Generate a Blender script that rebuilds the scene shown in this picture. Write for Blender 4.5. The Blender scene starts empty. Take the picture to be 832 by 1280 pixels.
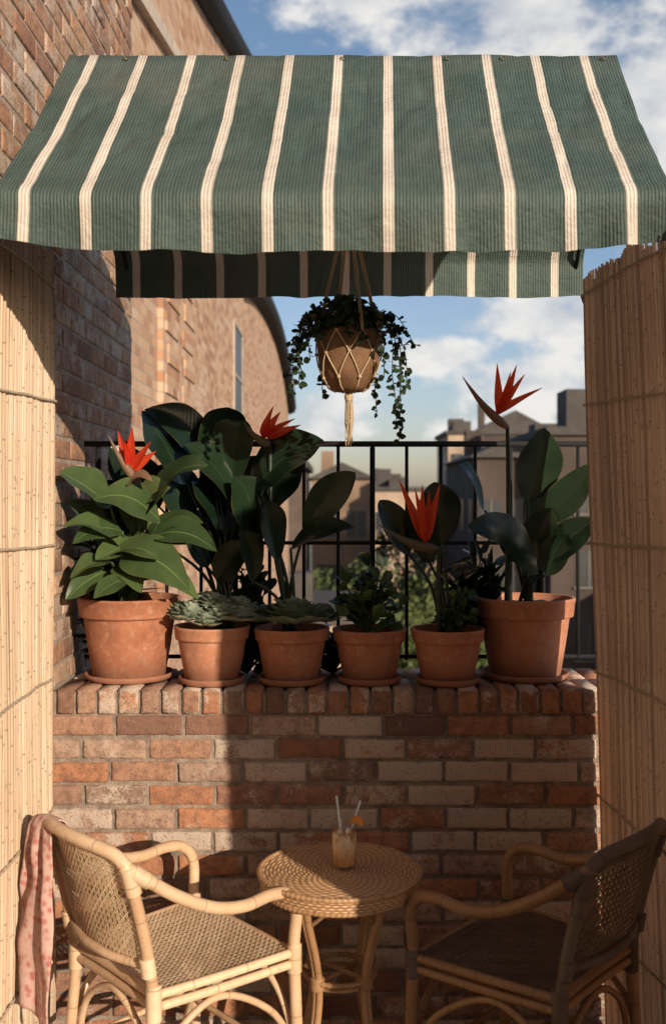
import bpy, bmesh, math, random
from mathutils import Vector, Matrix, noise
random.seed(7)
V=Vector; pi=math.pi
R=random.random
def U(a,b): return random.uniform(a,b)
scene=bpy.context.scene

# ------------------------------------------------------------ mesh builder
class MB:
    def __init__(s):
        s.v=[];s.f=[];s.r=[];s.u=[];s.w=[];s.m=[]
    def add(s,vs,fs,rnd=0.5,us=None,ws=None,mi=0):
        o=len(s.v); n=len(vs)
        s.v.extend([tuple(p) for p in vs])
        s.f.extend([tuple(i+o for i in f) for f in fs])
        s.r.extend([rnd]*n)
        s.u.extend(us if us is not None else [0.0]*n)
        s.w.extend(ws if ws is not None else [0.0]*n)
        s.m.extend([mi]*len(fs))
    def build(s,name,mats,parent=None,smooth=True):
        me=bpy.data.meshes.new(name)
        me.from_pydata(s.v,[],s.f)
        for nm,d in(('rnd',s.r),('a_u',s.u),('a_v',s.w)):
            a=me.attributes.new(nm,'FLOAT','POINT'); a.data.foreach_set('value',d)
        if not isinstance(mats,(list,tuple)): mats=[mats]
        for m in mats: me.materials.append(m)
        me.polygons.foreach_set('material_index',s.m)
        me.polygons.foreach_set('use_smooth',[smooth]*len(me.polygons))
        me.update()
        ob=bpy.data.objects.new(name,me); scene.collection.objects.link(ob)
        if parent:
            ob.parent=parent; ob.matrix_parent_inverse=Matrix.Translation(-parent.location)
        return ob
def empty(name,loc=(0,0,0)):
    e=bpy.data.objects.new(name,None); e.location=loc; e.empty_display_size=.1
    scene.collection.objects.link(e); return e
def spline(pts,n=6,closed=False):
    P=[V(p) for p in pts]; out=[]; N=len(P)
    rng=N if closed else N-1
    for i in range(rng):
        if closed: a,b,c,d=P[(i-1)%N],P[i],P[(i+1)%N],P[(i+2)%N]
        else: a,b,c,d=P[max(i-1,0)],P[i],P[i+1],P[min(i+2,N-1)]
        for k in range(n):
            t=k/n
            out.append(.5*((2*b)+(c-a)*t+(2*a-5*b+4*c-d)*t*t+(3*b-a-3*c+d)*t**3))
    if not closed: out.append(P[-1])
    return out
def tube(mb,pts,rad,seg=8,rnd=0.5,mi=0,closed=False):
    P=[V(p) for p in pts]; n=len(P)
    T=[]
    for i in range(n):
        if closed: t=P[(i+1)%n]-P[(i-1)%n]
        else: t=P[min(i+1,n-1)]-P[max(i-1,0)]
        T.append(t.normalized() if t.length>1e-9 else V((0,0,1)))
    a=V((0,0,1)) if abs(T[0].z)<.9 else V((1,0,0))
    nn=(a-T[0]*a.dot(T[0])).normalized()
    vs=[];us=[];ws=[];L=0
    for i in range(n):
        nn=(nn-T[i]*nn.dot(T[i]))
        nn=nn.normalized() if nn.length>1e-6 else T[i].orthogonal().normalized()
        b=T[i].cross(nn); r=rad[i] if isinstance(rad,(list,tuple)) else rad
        if i: L+=(P[i]-P[i-1]).length
        for k in range(seg):
            an=2*pi*k/seg
            vs.append(P[i]+nn*(math.cos(an)*r)+b*(math.sin(an)*r)); us.append(k/seg); ws.append(L)
    fs=[]
    for i in range(n if closed else n-1):
        j=(i+1)%n
        for k in range(seg):
            k2=(k+1)%seg
            fs.append((i*seg+k,i*seg+k2,j*seg+k2,j*seg+k))
    if not closed:
        fs.append(tuple(range(seg))[::-1]); fs.append(tuple((n-1)*seg+k for k in range(seg)))
    mb.add(vs,fs,rnd,us,ws,mi)
def lathe(mb,prof,c,seg=48,rnd=.5,mi=0,jit=0.0,cap=False):
    vs=[];ws=[];us=[]
    for (r,z) in prof:
        for k in range(seg):
            a=2*pi*k/seg
            rr=r+(jit*noise.noise(V((math.cos(a)*2+c[0]*9,math.sin(a)*2,z*9))) if jit else 0)
            vs.append((c[0]+rr*math.cos(a),c[1]+rr*math.sin(a),c[2]+z)); ws.append(z); us.append(k/seg)
    fs=[]
    for i in range(len(prof)-1):
        for k in range(seg):
            k2=(k+1)%seg
            fs.append((i*seg+k,i*seg+k2,(i+1)*seg+k2,(i+1)*seg+k))
    if cap:
        fs.append(tuple(range(seg))[::-1]); fs.append(tuple((len(prof)-1)*seg+k for k in range(seg)))
    mb.add(vs,fs,rnd,us,ws,mi)
def box(mb,c,s,rnd=.5,mi=0,bev=0,jit=0,rot=None):
    bm=bmesh.new(); bmesh.ops.create_cube(bm,size=1)
    for v in bm.verts: v.co=V((v.co.x*s[0],v.co.y*s[1],v.co.z*s[2]))
    if bev: bmesh.ops.bevel(bm,geom=bm.edges[:],offset=bev,segments=2,affect='EDGES')
    bm.verts.ensure_lookup_table()
    vs=[]
    for v in bm.verts:
        p=v.co.copy()
        if jit: p+=V((noise.noise(p*30+V(c)*7),noise.noise(p*27-V(c)*5),noise.noise(p*31+V(c)*3)))*jit
        if rot: p=rot@p
        vs.append(p+V(c))
    fs=[tuple(v.index for v in f.verts) for f in bm.faces]
    mb.add(vs,fs,rnd,[R()]*len(vs),None,mi); bm.free()
def brick(mb,o,Ua,Va,Na,w,h,proud,rnd,rnd2,fine=True):
    o=V(o);Ua=V(Ua);Va=V(Va);Na=V(Na)
    def ax(L,n):
        e=[0,.003,.009]; inner=[.009+(L-.018)*i/n for i in range(1,n)]
        return e+inner+[L-.009,L-.003,L]
    us_=ax(w,9 if fine else 3); vs_=ax(h,4 if fine else 2)
    nu,nv=len(us_),len(vs_); vs=[]
    chip=[(U(0,w),random.choice((0,h)),U(.012,.03)) for _ in range(2)] if fine and R()<.6 else []
    for j,b in enumerate(vs_):
        for i,a in enumerate(us_):
            e=min(i,nu-1-i,j,nv-1-j)
            p=o+Ua*a+Va*b
            q=p*38
            n1=noise.noise(q); n2=noise.noise(q*2.3+V((9,2,4)))
            dpt=-.004 if e==0 else (proud*.7+n1*.002 if e==1 else proud+n1*.003+n2*.002)
            for (cx,cy,cr) in chip:
                dd=math.hypot(a-cx,b-cy)
                if dd<cr: dpt-=.007*(1-dd/cr)
            jj=.0034 if e<2 else 0
            p=p+Na*dpt+Ua*(noise.noise(q+V((5,5,5)))*jj)+Va*(noise.noise(q+V((1,7,3)))*jj)
            vs.append(p)
    fs=[(j*nu+i,j*nu+i+1,(j+1)*nu+i+1,(j+1)*nu+i) for j in range(nv-1) for i in range(nu-1)]
    mb.add(vs,fs,rnd,[rnd2]*len(vs))
def leaf(mb,B,T,W,roll=0,droop=.12,fold=.2,rnd=None,n=12,m=6,shape='oval',nref=(0,-.6,.8),mi=0,ripple=.05,thick=0):
    B=V(B);T=V(T);ax=T-B;L=ax.length;d=ax/L;nr=V(nref)
    side=d.cross(nr)
    if side.length<.15: side=d.cross(V((1,0,.2)))
    side.normalize(); nm=side.cross(d).normalized()
    if nm.dot(nr)<0: nm=-nm
    q=Matrix.Rotation(roll,3,d); side=q@side; nm=q@nm
    if rnd is None: rnd=R()
    ph=R()*6; vs=[];us=[];ws=[]; cv=U(-.08,.08)
    for i in range(n+1):
        t=i/n
        if shape=='oval': w=max(0,math.sin(pi*min(1,t**.78)))**.62
        elif shape=='paddle': w=max(0,math.sin(pi*min(1,t**.80)))**.72*(1-.12*t)
        elif shape=='lance': w=max(0,math.sin(pi*t**.6))**.9*(1-.25*t)
        elif shape=='spoon': w=max(0,math.sin(pi*(.06+.94*t)**1.7))**.6
        else: w=(1-t)
        w=w*W*.5+.0008
        c=B+ax*t+V((0,0,1))*(droop*L*(math.sin(pi*t)-.6*t*t))+nm*(L*.02*math.sin(3*t+ph))+side*(cv*L*math.sin(pi*t) if shape=='paddle' else 0)
        for j in range(m+1):
            s=-1+2*j/m
            p=c+side*(s*w)+nm*(fold*abs(s)**1.3*w+ripple*W*math.sin(9*t+ph+(2 if s>0 else 0))*abs(s)**2*math.sin(pi*t))
            vs.append(p);us.append(s);ws.append(t)
    fs=[(i*(m+1)+j,i*(m+1)+j+1,(i+1)*(m+1)+j+1,(i+1)*(m+1)+j) for i in range(n) for j in range(m)]
    mb.add(vs,fs,rnd,us,ws,mi)

# ------------------------------------------------------------ materials
def mk(name):
    m=bpy.data.materials.new(name); m.use_nodes=True
    nt=m.node_tree; b=nt.nodes['Principled BSDF']; return m,nt,b,nt.nodes['Material Output']
def N(nt,t,ins=None,**props):
    n=nt.nodes.new(t)
    for k,v in props.items(): setattr(n,k,v)
    for k,v in (ins or {}).items():
        if isinstance(v,bpy.types.NodeSocket): nt.links.new(v,n.inputs[k])
        else: n.inputs[k].default_value=v
    return n
def attr(nt,nm): return N(nt,'ShaderNodeAttribute',attribute_name=nm).outputs['Fac']
def M(nt,op,a,b=0.0,c=None):
    n=nt.nodes.new('ShaderNodeMath'); n.operation=op
    for i,x in enumerate([a,b] if c is None else [a,b,c]):
        if isinstance(x,bpy.types.NodeSocket): nt.links.new(x,n.inputs[i])
        else: n.inputs[i].default_value=x
    return n.outputs[0]
def mixc(nt,f,a,b,mode='MIX'):
    n=nt.nodes.new('ShaderNodeMix'); n.data_type='RGBA'; n.blend_type=mode
    for i,x in ((0,f),(6,a),(7,b)):
        if isinstance(x,bpy.types.NodeSocket): nt.links.new(x,n.inputs[i])
        else: n.inputs[i].default_value=(x if i==0 else (*x,1) if len(x)==3 else x)
    return n.outputs[2]
def ramp(nt,f,stops,interp='LINEAR'):
    n=nt.nodes.new('ShaderNodeValToRGB'); n.color_ramp.interpolation=interp
    e=n.color_ramp.elements
    while len(e)<len(stops): e.new(.5)
    for i,(p,c) in enumerate(stops): e[i].position=p; e[i].color=(*c,1) if len(c)==3 else c
    nt.links.new(f,n.inputs[0]); return n.outputs[0]
def mr(nt,v,a,b,c=0.0,d=1.0,smooth=False):
    n=N(nt,'ShaderNodeMapRange',{'Value':v,'From Min':a,'From Max':b,'To Min':c,'To Max':d})
    if smooth: n.interpolation_type='SMOOTHSTEP'
    return n.outputs[0]
def obj(nt,scale=(1,1,1)):
    tc=nt.nodes.new('ShaderNodeTexCoord')
    return N(nt,'ShaderNodeMapping',{'Vector':tc.outputs['Object'],'Scale':scale}).outputs[0]
def nz(nt,vec,s,det=4,rough=.55):
    return N(nt,'ShaderNodeTexNoise',{'Vector':vec,'Scale':s,'Detail':float(min(det,3)),'Roughness':rough}).outputs['Fac']
def bump(nt,b,h,st=.3,dist=.01):
    n=N(nt,'ShaderNodeBump',{'Height':h,'Strength':st,'Distance':dist}); nt.links.new(n.outputs[0],b.inputs['Normal'])
def translucent(nt,b,out,col,f):
    t=nt.nodes.new('ShaderNodeBsdfTranslucent')
    if isinstance(col,bpy.types.NodeSocket): nt.links.new(col,t.inputs[0])
    else: t.inputs[0].default_value=(*col,1)
    mx=nt.nodes.new('ShaderNodeMixShader'); mx.inputs[0].default_value=f
    nt.links.new(b.outputs[0],mx.inputs[1]); nt.links.new(t.outputs[0],mx.inputs[2]); nt.links.new(mx.outputs[0],out.inputs[0])

def mat_brick(name,white=.5,stops=None):
    m,nt,b,o=mk(name); r=attr(nt,'rnd'); r2=attr(nt,'a_u'); c=obj(nt)
    base=ramp(nt,r,stops or [(0,(.38,.175,.10)),(.15,(.48,.225,.12)),(.3,(.27,.125,.08)),(.42,(.42,.25,.17)),(.55,(.36,.19,.125)),(.68,(.16,.09,.07)),(.8,(.48,.34,.26)),(.9,(.28,.155,.11)),(1,(.44,.21,.12))])
    n1=nz(nt,c,24,4,.7); n2=nz(nt,c,9,4,.7); n3=nz(nt,c,100,2,.65)
    base=mixc(nt,M(nt,'MULTIPLY',mr(nt,n1,.42,.68),.65),base,(.13,.07,.055))
    wm=M(nt,'ADD',n2,M(nt,'MULTIPLY',M(nt,'SUBTRACT',r2,.58),white))
    wm=mr(nt,M(nt,'ADD',wm,M(nt,'MULTIPLY',M(nt,'SUBTRACT',n3,.5),.6)),.47,.62)
    base=mixc(nt,M(nt,'MULTIPLY',wm,.74),base,(.56,.48,.41))
    base=mixc(nt,M(nt,'MULTIPLY',mr(nt,n3,.60,.68),.6),base,(.07,.05,.04))
    nt.links.new(base,b.inputs['Base Color']); b.inputs['Roughness'].default_value=.92
    bump(nt,b,n3,.9,.005); return m
M_BRICK=mat_brick('weathered_brick',.7)
M_BRICK2=mat_brick('house_brick',.25,[(0,(.38,.20,.115)),(.2,(.50,.29,.165)),(.4,(.32,.16,.10)),(.6,(.54,.35,.22)),(.8,(.22,.12,.085)),(1,(.46,.25,.145))])
def mat_simple(name,col,rough=.8,ns=20,var=.3,bs=.3,bd=.004,met=0):
    m,nt,b,o=mk(name); c=obj(nt); n=nz(nt,c,ns,4,.65)
    d=tuple(x*(1-var) for x in col); l=tuple(min(1,x*(1+var)) for x in col)
    nt.links.new(ramp(nt,n,[(.3,d),(.7,l)]),b.inputs['Base Color'])
    b.inputs['Roughness'].default_value=rough; b.inputs['Metallic'].default_value=met
    if bs>.2: bump(nt,b,nz(nt,c,ns*6,1),bs,bd)
    return m
M_MORTAR=mat_simple('mortar',(.25,.20,.165),.95,18,.4,.8,.006)
M_MORTAR2=mat_simple('mortar_pale',(.36,.29,.24),.95,18,.3,.8,.006)
M_METAL=mat_simple('black_metal',(.008,.008,.009),.75,40,.3,.1,.002)
M_SOIL=mat_simple('soil',(.05,.032,.02),.95,90,.5,1,.02)
M_FLOOR=mat_simple('terrace_tile',(.08,.06,.048),.8,12,.3,.3)

def mat_terra():
    m,nt,b,o=mk('terracotta'); c=obj(nt); z=attr(nt,'a_v'); r=attr(nt,'rnd')
    n1=nz(nt,c,9,4,.65); n2=nz(nt,c,40,4,.6)
    base=ramp(nt,M(nt,'ADD',M(nt,'MULTIPLY',n1,.7),M(nt,'MULTIPLY',r,.3)),[(.25,(.33,.125,.065)),(.5,(.46,.19,.105)),(.8,(.55,.26,.16))])
    base=mixc(nt,M(nt,'MULTIPLY',mr(nt,n2,.52,.72),.4),base,(.60,.42,.32))
    base=mixc(nt,M(nt,'MULTIPLY',mr(nt,nz(nt,obj(nt,(1,1,.4)),16,4,.7),.55,.7),.4),base,(.24,.10,.06))
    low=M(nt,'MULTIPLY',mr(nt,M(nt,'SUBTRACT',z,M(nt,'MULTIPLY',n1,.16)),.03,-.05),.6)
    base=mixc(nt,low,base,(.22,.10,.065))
    nt.links.new(base,b.inputs['Base Color']); b.inputs['Roughness'].default_value=.85
    bump(nt,b,n2,.3,.003); return m
M_TERRA=mat_terra()

def mat_leaf(name,dark,light,rough=.38,tr=.2,rib=(.2,.28,.1),vs_=.10,bs=.10):
    m,nt,b,o=mk(name); r=attr(nt,'rnd'); u=attr(nt,'a_u'); v=attr(nt,'a_v'); c=obj(nt)
    n=nz(nt,c,14,3)
    f=M(nt,'ADD',M(nt,'MULTIPLY',r,.6),M(nt,'MULTIPLY',n,.5))
    base=ramp(nt,f,[(.15,dark),(.9,light)])
    au=M(nt,'ABSOLUTE',u)
    vein=M(nt,'SINE',M(nt,'SUBTRACT',M(nt,'MULTIPLY',v,130),M(nt,'MULTIPLY',au,24)))
    base=mixc(nt,mr(nt,vein,.4,1,0,vs_),base,light)
    base=mixc(nt,mr(nt,au,.05,.02,0,.65),base,rib)
    base=mixc(nt,mr(nt,M(nt,'ADD',au,M(nt,'MULTIPLY',n,.1)),1.0,1.06,0,.4),base,(.25,.17,.06))
    nt.links.new(base,b.inputs['Base Color']); b.inputs['Roughness'].default_value=rough
    if bs: bump(nt,b,M(nt,'ADD',vein,M(nt,'MULTIPLY',au,3)),bs,.002)
    translucent(nt,b,o,light,tr); return m
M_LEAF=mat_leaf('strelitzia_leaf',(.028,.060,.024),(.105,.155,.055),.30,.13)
M_LEAFD=mat_leaf('shaded_leaf',(.006,.018,.010),(.022,.045,.022),.30,.05,(.035,.06,.028),.06,.07)  # strelitzia leaf copy, darkened in colour to paint the shade it stands in
M_SUCC=mat_leaf('echeveria_leaf',(.22,.29,.22),(.46,.51,.40),.55,.06,(.32,.40,.30),0,0)
M_JADE=mat_leaf('jade_leaf',(.02,.05,.02),(.08,.14,.045),.35,.1,(.08,.13,.05),0,0)
M_VINE=mat_leaf('vine_leaf',(.008,.022,.010),(.030,.06,.026),.45,.1,(.04,.07,.03),0,0)
M_STEM=mat_simple('green_stem',(.045,.08,.03),.5,30,.3,.1)
M_STEMD=mat_simple('shaded_stem',(.02,.035,.018),.5,30,.3,.1)  # stem copy with the shade put into a darker colour
M_RED=mat_leaf('red_sepal',(.66,.035,.018),(.88,.11,.03),.45,.45,(.7,.07,.03),.1,0)
M_BEAK=mat_leaf('flower_beak',(.09,.10,.06),(.30,.16,.11),.5,.1,(.2,.12,.06),0,0)

def mat_awning():
    m,nt,b,o=mk('awning_canvas'); u=attr(nt,'a_u'); v=attr(nt,'a_v'); c=obj(nt)
    wob=M(nt,'MULTIPLY',M(nt,'SUBTRACT',nz(nt,c,3,2),.5),.006)
    k=M(nt,'DIVIDE',M(nt,'ADD',M(nt,'ADD',u,.866),wob),.1703)
    s=M(nt,'ABSOLUTE',M(nt,'SUBTRACT',M(nt,'FRACT',M(nt,'ADD',k,.5)),.5))
    st=mr(nt,s,.098,.090)
    seam=M(nt,'MULTIPLY',mr(nt,M(nt,'ABSOLUTE',M(nt,'SUBTRACT',s,.096)),.012,.004),.35)
    n1=nz(nt,c,5,4,.65)
    pin=M(nt,'SINE',M(nt,'MULTIPLY',u,2*pi/.0098))
    thr=N(nt,'ShaderNodeTexNoise',{'Vector':obj(nt,(170,7,7)),'Scale':1.0,'Detail':3}).outputs['Fac']
    g=mixc(nt,mr(nt,n1,.3,.7),(.054,.090,.080),(.084,.128,.115))
    g=mixc(nt,M(nt,'MULTIPLY',mr(nt,pin,.0,.8),mr(nt,thr,.3,.75,.15,1.0)),g,(.026,.044,.040))
    w=mixc(nt,mr(nt,n1,.3,.75),(.62,.56,.49),(.76,.70,.63))
    w=mixc(nt,M(nt,'MULTIPLY',mr(nt,thr,.5,.8),.25),w,(.45,.37,.31))
    base=mixc(nt,st,g,w); base=mixc(nt,seam,base,(.05,.06,.05))
    dirt=M(nt,'MULTIPLY',mr(nt,nz(nt,c,2.2,4,.7),.48,.72),.22)
    base=mixc(nt,dirt,base,(.20,.18,.15))
    nt.links.new(base,b.inputs['Base Color']); b.inputs['Roughness'].default_value=.65
    bump(nt,b,M(nt,'ADD',M(nt,'MULTIPLY',pin,.6),M(nt,'ADD',M(nt,'MULTIPLY',nz(nt,c,14,3,.7),8),M(nt,'MULTIPLY',st,1.5))),.45,.0035)
    translucent(nt,b,o,base,.08); return m
M_AWN=mat_awning()

def mat_bamboo(name,dark,light,tr):
    m,nt,b,o=mk(name); r=attr(nt,'rnd'); c=obj(nt)
    streak=N(nt,'ShaderNodeTexNoise',{'Vector':obj(nt,(150,150,5)),'Scale':1,'Detail':3}).outputs['Fac']
    big=nz(nt,c,2.5,3)
    f=M(nt,'ADD',M(nt,'MULTIPLY',r,.55),M(nt,'ADD',M(nt,'MULTIPLY',streak,.45),M(nt,'MULTIPLY',M(nt,'SUBTRACT',big,.5),.5)))
    base=ramp(nt,f,[(.1,dark),(.9,light)])
    z=N(nt,'ShaderNodeSeparateXYZ',{'Vector':c}).outputs[2]
    nd=M(nt,'ABSOLUTE',M(nt,'SUBTRACT',M(nt,'FRACT',M(nt,'ADD',M(nt,'MULTIPLY',z,3.3),M(nt,'MULTIPLY',r,37))),.5))
    base=mixc(nt,mr(nt,nd,.014,.006,0,.65),base,(.22,.13,.07))
    base=mixc(nt,mr(nt,nz(nt,c,26,3),.62,.70,0,.45),base,(.24,.15,.09))
    nt.links.new(base,b.inputs['Base Color']); b.inputs['Roughness'].default_value=.6
    translucent(nt,b,o,base,tr); return m
M_BAM=mat_bamboo('reed_light',(.54,.38,.25),(.90,.76,.60),.12)
M_BAM2=mat_bamboo('reed_tan',(.27,.165,.095),(.70,.49,.33),.40)
M_TWINE=mat_simple('twine',(.46,.38,.28),.9,120,.3,.1,.002)

def mat_rattan(name,dark,light,rough=.45):
    m,nt,b,o=mk(name); r=attr(nt,'rnd'); w=attr(nt,'a_v'); c=obj(nt)
    n=nz(nt,c,12,3,.6)
    base=ramp(nt,M(nt,'ADD',M(nt,'MULTIPLY',r,.45),M(nt,'MULTIPLY',n,.6)),[(.25,dark),(.8,light)])
    nd=M(nt,'ABSOLUTE',M(nt,'SUBTRACT',M(nt,'FRACT',M(nt,'ADD',M(nt,'MULTIPLY',w,5.3),M(nt,'MULTIPLY',r,9))),.5))
    base=mixc(nt,mr(nt,nd,.018,.008,0,.5),base,tuple(x*.4 for x in dark))
    base=mixc(nt,mr(nt,nz(nt,c,60,2),.6,.7,0,.35),base,tuple(x*.5 for x in dark))
    nt.links.new(base,b.inputs['Base Color']); b.inputs['Roughness'].default_value=rough
    return m
M_RAT=mat_rattan('rattan_pole',(.56,.36,.22),(.84,.63,.43))
M_CANE=mat_rattan('cane_weave',(.60,.42,.26),(.86,.69,.49),.55)
M_RATB=mat_rattan('rattan_pole_shaded',(.25,.13,.06),(.44,.26,.135))  # right chair's rattan, its shade painted in as a darker colour
M_CANEB=mat_rattan('cane_weave_shaded',(.11,.075,.05),(.24,.17,.12),.55)  # right chair's cane, likewise darkened in colour for shade
M_BIND=mat_rattan('binding_dark',(.085,.062,.048),(.17,.13,.10),.6)
M_RATT=mat_rattan('rattan_table_pole',(.28,.15,.07),(.48,.29,.155))
def mat_weave():
    m,nt,b,o=mk('table_weave'); h=attr(nt,'a_v'); c=obj(nt); n=nz(nt,c,60,3); n2=nz(nt,c,9,3)
    base=ramp(nt,M(nt,'ADD',M(nt,'MULTIPLY',h,.7),M(nt,'MULTIPLY',M(nt,'ADD',n,n2),.2)),[(.12,(.07,.035,.018)),(.45,(.44,.25,.13)),(1,(.80,.54,.32))])  # gaps between strands darkened by height, shade painted into the colour
    nt.links.new(base,b.inputs['Base Color']); b.inputs['Roughness'].default_value=.5; return m
M_WEAVE=mat_weave()

# ------------------------------------------------------------ parapet wall
random.seed(11)
ZT=1.155; FL=-.15
wall=empty('brick_parapet_wall',(0,4.2,0))
mb=MB(); box(mb,(.1,4.255,(ZT-.010-12)/2),(2.36,.49,ZT-.010+12)); mb.build('mortar_core',M_MORTAR,wall,False)
mb=MB()
z=ZT-.095-.006; row=0
while z>FL-.12:
    h=.0765+U(-.003,.003); z0=z-h
    x=-1.08-(0.128 if row%2 else .02)
    while x<1.26:
        w=.241+U(-.016,.014)
        rn=R()
        brick(mb,(x,4.008,z0+U(-.0025,.0025)),(1,0,0),(0,0,1),(0,-1,0),w,h,.010+U(-.005,.004),rn,min(1,R()*.85+(.33 if (-.5<x<.8 and row<6) else 0)))
        x+=w+.0135
    z=z0-.0135; row+=1
mb.build('brick_courses',M_BRICK,wall)
mb=MB(); x=-1.06
while x<1.26:
    w=.069+U(-.007,.006); rn=R()
    brick(mb,(x,4.005,ZT-.094),(1,0,0),(0,0,1),(0,-1,0),w,.092,.011+U(-.003,.003),rn,R()*.8,True)
    for yy,d in ((4.120,.243),(4.372,.24)):
        box(mb,(x+w/2,yy,ZT-.047+U(-.002,.002)),(w,d,.093),rn if yy<4.2 else R(),0,.003,.0015)
    x+=w+.013
mb.build('rowlock_coping',M_BRICK,wall)

# ------------------------------------------------------------ house on the left
bld=empty('brick_building',(-1.5,8,0))
WX=-1.085
mb=MB(); box(mb,(WX-.25,.7,-2.7),(.5,9.8,18.6)); mb.build('near_wall_core',M_MORTAR2,bld,False)
mb=MB(); z=6.6; row=0
while z>.2:
    h=.077; z0=z-h; y=2.0-(.128 if row%2 else 0)
    while y<5.6:
        w=min(.243,5.6-y-.002)
        if w>.04 and (y+w>2.9): brick(mb,(WX,y,z0),(0,1,0),(0,0,1),(1,0,0),w,h,.006+U(-.003,.003),R(),R(),False)
        y+=w+.0125
    z=z0-.0125; row+=1
mb.build('near_wall_bricks',M_BRICK2,bld)
def mat_bricktex():
    m,nt,b,o=mk('far_brickwork'); c=obj(nt); s=N(nt,'ShaderNodeSeparateXYZ',{'Vector':c})
    vec=N(nt,'ShaderNodeCombineXYZ',{'X':M(nt,'ADD',s.outputs[1],s.outputs[0]),'Y':s.outputs[2]}).outputs[0]
    bt=N(nt,'ShaderNodeTexBrick',{'Vector':vec,'Scale':1.0,'Mortar Size':.007,'Mortar Smooth':.3,'Brick Width':.255,'Row Height':.09,'Color1':(.0,.0,.0,1),'Color2':(1,1,1,1),'Mortar':(.5,.5,.5,1)})
    r=N(nt,'ShaderNodeSeparateColor',{'Color':bt.outputs['Color']}).outputs[0]
    n=nz(nt,c,6,4,.7); n2=nz(nt,c,.7,4)
    base=ramp(nt,M(nt,'ADD',M(nt,'MULTIPLY',r,.7),M(nt,'MULTIPLY',n,.35)),[(.1,(.29,.14,.085)),(.35,(.45,.24,.145)),(.6,(.54,.34,.215)),(.85,(.60,.43,.31))])
    base=mixc(nt,M(nt,'MULTIPLY',mr(nt,n2,.45,.7),.3),base,(.55,.42,.32))
    base=mixc(nt,bt.outputs['Fac'],base,(.46,.37,.30))
    nt.links.new(base,b.inputs['Base Color']); b.inputs['Roughness'].default_value=.92
    bump(nt,b,M(nt,'SUBTRACT',1.0,bt.outputs['Fac']),.8,.01); return m
M_BT=mat_bricktex()
def prism(mb,prof,x0,x1,mi=0,rnd=.5):
    n=len(prof); vs=[(x0,y,z) for y,z in prof]+[(x1,y,z) for y,z in prof]
    fs=[tuple(range(n)),tuple(range(n,2*n))[::-1]]+[(i,(i+1)%n,(i+1)%n+n,i+n) for i in range(n)]
    mb.add(vs,fs,rnd,None,None,mi)
FX=-1.5
mb=MB()
prism(mb,[(5.6,-12),(17.2,-12),(17.2,9.05),(11.75,7.55),(5.6,6.2)],FX,FX-9)
prism(mb,[(17.2,-12),(35,-12),(35,4.9),(32,5.6),(28,6.0),(23,6.0),(17.2,5.5)],FX,FX-8)
mb.build('far_walls',M_BT,bld,False)
mb=MB()
tube(mb,spline([(FX+.03,5.7,6.25),(FX+.03,11.75,7.6),(FX+.03,17.3,9.1)],5),.18,8)
tube(mb,spline([(FX+.05,17.3,5.45),(FX+.05,20,5.82),(FX+.05,24,6.05),(FX+.05,28,6.0),(FX+.05,32,5.55),(FX+.05,35,4.85)],5),.22,8)
mb.build('gutter',M_METAL,bld)
mb=MB()
prism(mb,[(6,5.30),(11.5,6.25),(11.5,6.38),(6,5.42)],FX+.07,FX-.02)
M_STONE=mat_simple('pale_stone',(.55,.47,.40),.85,8,.2)
mb.build('stone_band',M_STONE,bld,False)
mb=MB(); prism(mb,[(8.9,-12),(10.9,-12),(10.9,5.9),(8.9,5.55)],FX+.05,FX-.02)
z=-1; k=0
while z<5.3:
    for yy in (8.93,9.95):
        sh=.12 if k%2 else 0
        box(mb,(FX+.056,yy+.42+sh,z+.10),(.022,.70,.165))
    z+=.27; k+=1
mb.build('pilaster',M_BT,bld,False)
M_GLASS=mat_simple('window_glass',(.02,.023,.027),.35,3,.2,0)
M_WHITE=mat_simple('white_paint',(.42,.36,.30),.6,8,.1)
M_GREY=mat_simple('grey_sill',(.14,.13,.12),.8,8,.1,0)
for (y0,y1,z0,z1) in ((15.7,17.0,3.0,4.5),):
    mb=MB()
    for (a,b_,c_,d_) in ((y0-.06,y0,z0-.06,z1+.06),(y1,y1+.06,z0-.06,z1+.06),(y0,y1,z1,z1+.06),(y0,y1,z0-.1,z0),(y0,y1,(z0+z1)/2-.025,(z0+z1)/2+.025)):
        box(mb,(FX+.012,(a+b_)/2,(c_+d_)/2),(.03,b_-a,d_-c_))
    box(mb,(FX+.004,(y0+y1)/2,(z0+z1)/2),(.02,y1-y0-.002,z1-z0-.002),.5,1)
    mb.build('window',[M_WHITE,M_GLASS],bld,False)

# added, unseen: rear wall with glazed door and slab, blocking sky light from behind
hs=empty('added_rear_blocker',(.6,-4.3,0))
mb=MB()
for (x0,x1,z0,z1) in ((-1.08,-.1,FL,7.5),(1.3,2.5,FL,7.5),(-.1,1.3,2.2,7.5)): box(mb,((x0+x1)/2,-4.3,(z0+z1)/2),(x1-x0,.4,z1-z0))
mb.build('added_brickwork',M_BT,hs,False)
mb=MB()
for xx in (-.06,.6,1.26): box(mb,(xx,-4.2,1.0),(.07,.08,2.3))
for zz in (-.1,1.0,2.16): box(mb,(.6,-4.195,zz),(1.32,.06,.08))
box(mb,(.6,-4.24,1.0),(1.32,.02,2.26),.5,1)
mb.build('added_glazed_door',[M_WHITE,M_GLASS],hs,False)
mb=MB(); box(mb,(.15,-2.55,3.25),(2.44,3.08,.2)); 
x=-1.0
box(mb,(.15,-1.05,4.3),(2.44,.05,.05),.5,1)
while x<1.36: box(mb,(x,-1.05,3.81),(.02,.02,.92),.5,1); x+=.13
mb.build('added_sky_blocker',[M_STONE,M_METAL],hs,False)  # balcony slab and rail added out of view to cut sky light

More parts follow.
